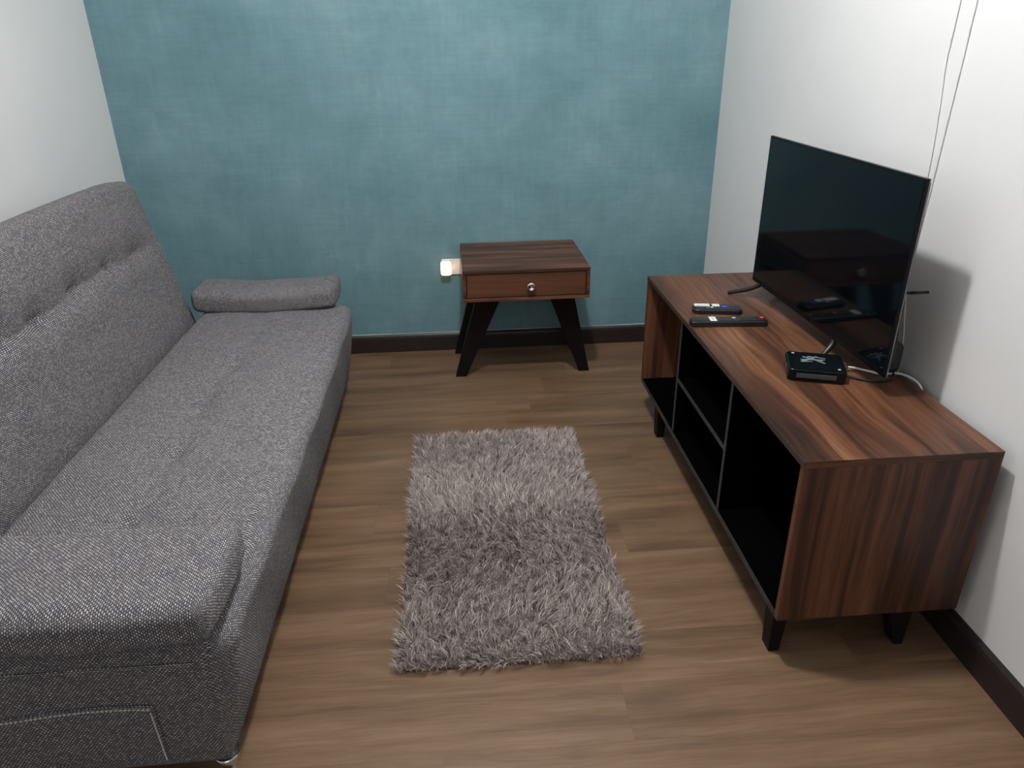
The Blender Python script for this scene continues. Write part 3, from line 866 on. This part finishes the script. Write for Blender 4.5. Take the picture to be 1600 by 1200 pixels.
def media_box():
    # footprint measured on the stand top
    t = thing('media_box', 'small glossy black media box with a grey mark on top', 'media box', (0.905, 1.668, ZT), math.radians(-19))
    w, d, h = 0.140, 0.122, 0.034
    bm = bmesh.new(); add_prism(bm, rrect(-w / 2, w / 2, -d / 2, d / 2, 0.014, 6), 0.002, h, 0.004)
    mesh('case', bm, 'gloss', t)
    # raised front lip with a matt strip
    o = bx('front_strip', -0.050, 0.046, -d / 2 - 0.0012, -d / 2 + 0.001, 0.011, 0.023, 'rubber', t, 0.0008); o['label'] = 'matt grey strip'
    o = bx('port', -w / 2 - 0.0008, -w / 2 + 0.002, 0.024, 0.040, 0.008, 0.020, 'metal', t, 0.0005); o['label'] = 'metal port opening'
    o = bx('port', -w / 2 - 0.0008, -w / 2 + 0.002, -0.012, 0.008, 0.008, 0.022, 'metal', t, 0.0005); o['label'] = 'metal port opening'
    # the printed star like mark
    bm = bmesh.new(); z = h + 0.0002
    strokes = [((-0.030, -0.016), (0.010, 0.024), 0.010), ((-0.026, 0.016), (0.022, -0.004), 0.007), ((-0.014, 0.020), (0.030, 0.014), 0.006),
               ((-0.032, -0.004), (0.028, 0.004), 0.007), ((0.000, 0.004), (0.026, -0.020), 0.008), ((-0.032, -0.018), (-0.004, -0.012), 0.005)]
    for i, (a, b_, wd) in enumerate(strokes):
        a = Vector((*a, 0)); b_ = Vector((*b_, 0)); n = (b_ - a).normalized().cross(Vector((0, 0, 1))) * wd / 2
        q = [a - n, b_ - n * 0.6, b_ + n * 0.6, a + n]
        add_prism(bm, [(p.x - 0.004, p.y + 0.008) for p in q], z, z + 0.0003 + 0.00004 * i)
    mesh('printed_mark', bm, 'logo', t)
    for k, (x, y) in enumerate(((-0.052, 0.046), (0.052, -0.044))):
        bm = bmesh.new(); add_lathe(bm, [(0.004, 0), (0.004, 0.0008), (0.003, 0.001)], (x, y, h - 0.0002), 'z', 14)
        o = mesh('indicator', bm, 'greymark', t); o['label'] = 'small pale indicator dot'
media_box()

# white cable from the box over the back edge of the stand
cz = ZT + 0.004
t = thing('white_cable', 'white cable from the black media box over the back edge of the stand', 'cable', (1.0, 1.66, ZT))
def rel(P, o=(1.0, 1.66, ZT)): return [(p[0] - o[0], p[1] - o[1], p[2] - o[2]) for p in P]
tube_obj('cord', rel(spline([(0.992, 1.672, cz + 0.008), (1.014, 1.668, cz + 0.006), (1.043, 1.657, cz + 0.001), (1.070, 1.637, cz), (1.095, 1.636, cz), (1.112, 1.630, cz + 0.002), (1.124, 1.604, cz + 0.004),
                      (1.131, 1.573, cz + 0.0), (1.1345, 1.553, cz - 0.02), (1.1345, 1.545, cz - 0.06), (1.1345, 1.540, 0.30)], 8)), 0.0028, 'whiteplastic', t)
bm = bmesh.new(); add_tube(bm, rel([(0.972, 1.679, cz + 0.008), (0.996, 1.671, cz + 0.008)]), 0.0055, 12); bmesh.ops.recalc_face_normals(bm, faces=bm.faces)
o = mesh('connector', bm, 'metal', t); o['label'] = 'bright metal connector'
# black cable beside it
o = tube_obj('black_cable', spline([(0.958, 1.638, ZT + 0.010), (0.985, 1.622, ZT + 0.006), (1.02, 1.600, ZT + 0.004), (1.060, 1.598, ZT + 0.004), (1.090, 1.612, ZT + 0.004), (1.098, 1.634, ZT + 0.010)], 8), 0.003, 'blackplastic')
tag(o, 'short black cable lying between the media box and the adapter', 'cable')

# two white cords hanging on the right wall
cw = XR - 0.0035
o = tube_obj('white_cable', spline([(cw, 1.775, 2.50), (cw, 1.770, 1.80), (cw, 1.776, 1.42), (cw, 1.778, 1.34), (cw, 1.779, 1.286), (cw, 1.766, 1.19), (cw, 1.754, 1.04), (cw, 1.76, 0.80), (cw, 1.76, 0.45)], 8), 0.0017, 'whiteplastic')
tag(o, 'thin white cord hanging on the right wall, the one farther from the viewer', 'cord', 'white cords on the right wall')
o = tube_obj('white_cable', spline([(cw, 1.690, 2.50), (cw, 1.700, 1.80), (cw, 1.717, 1.416), (cw, 1.720, 1.30), (cw, 1.724, 1.178), (cw, 1.729, 1.025), (cw, 1.737, 0.773), (cw, 1.700, 0.611), (cw, 1.69, 0.45)], 8), 0.0017, 'whiteplastic')
tag(o, 'thin white cord passing down beside the near edge of the television', 'cord', 'white cords on the right wall')
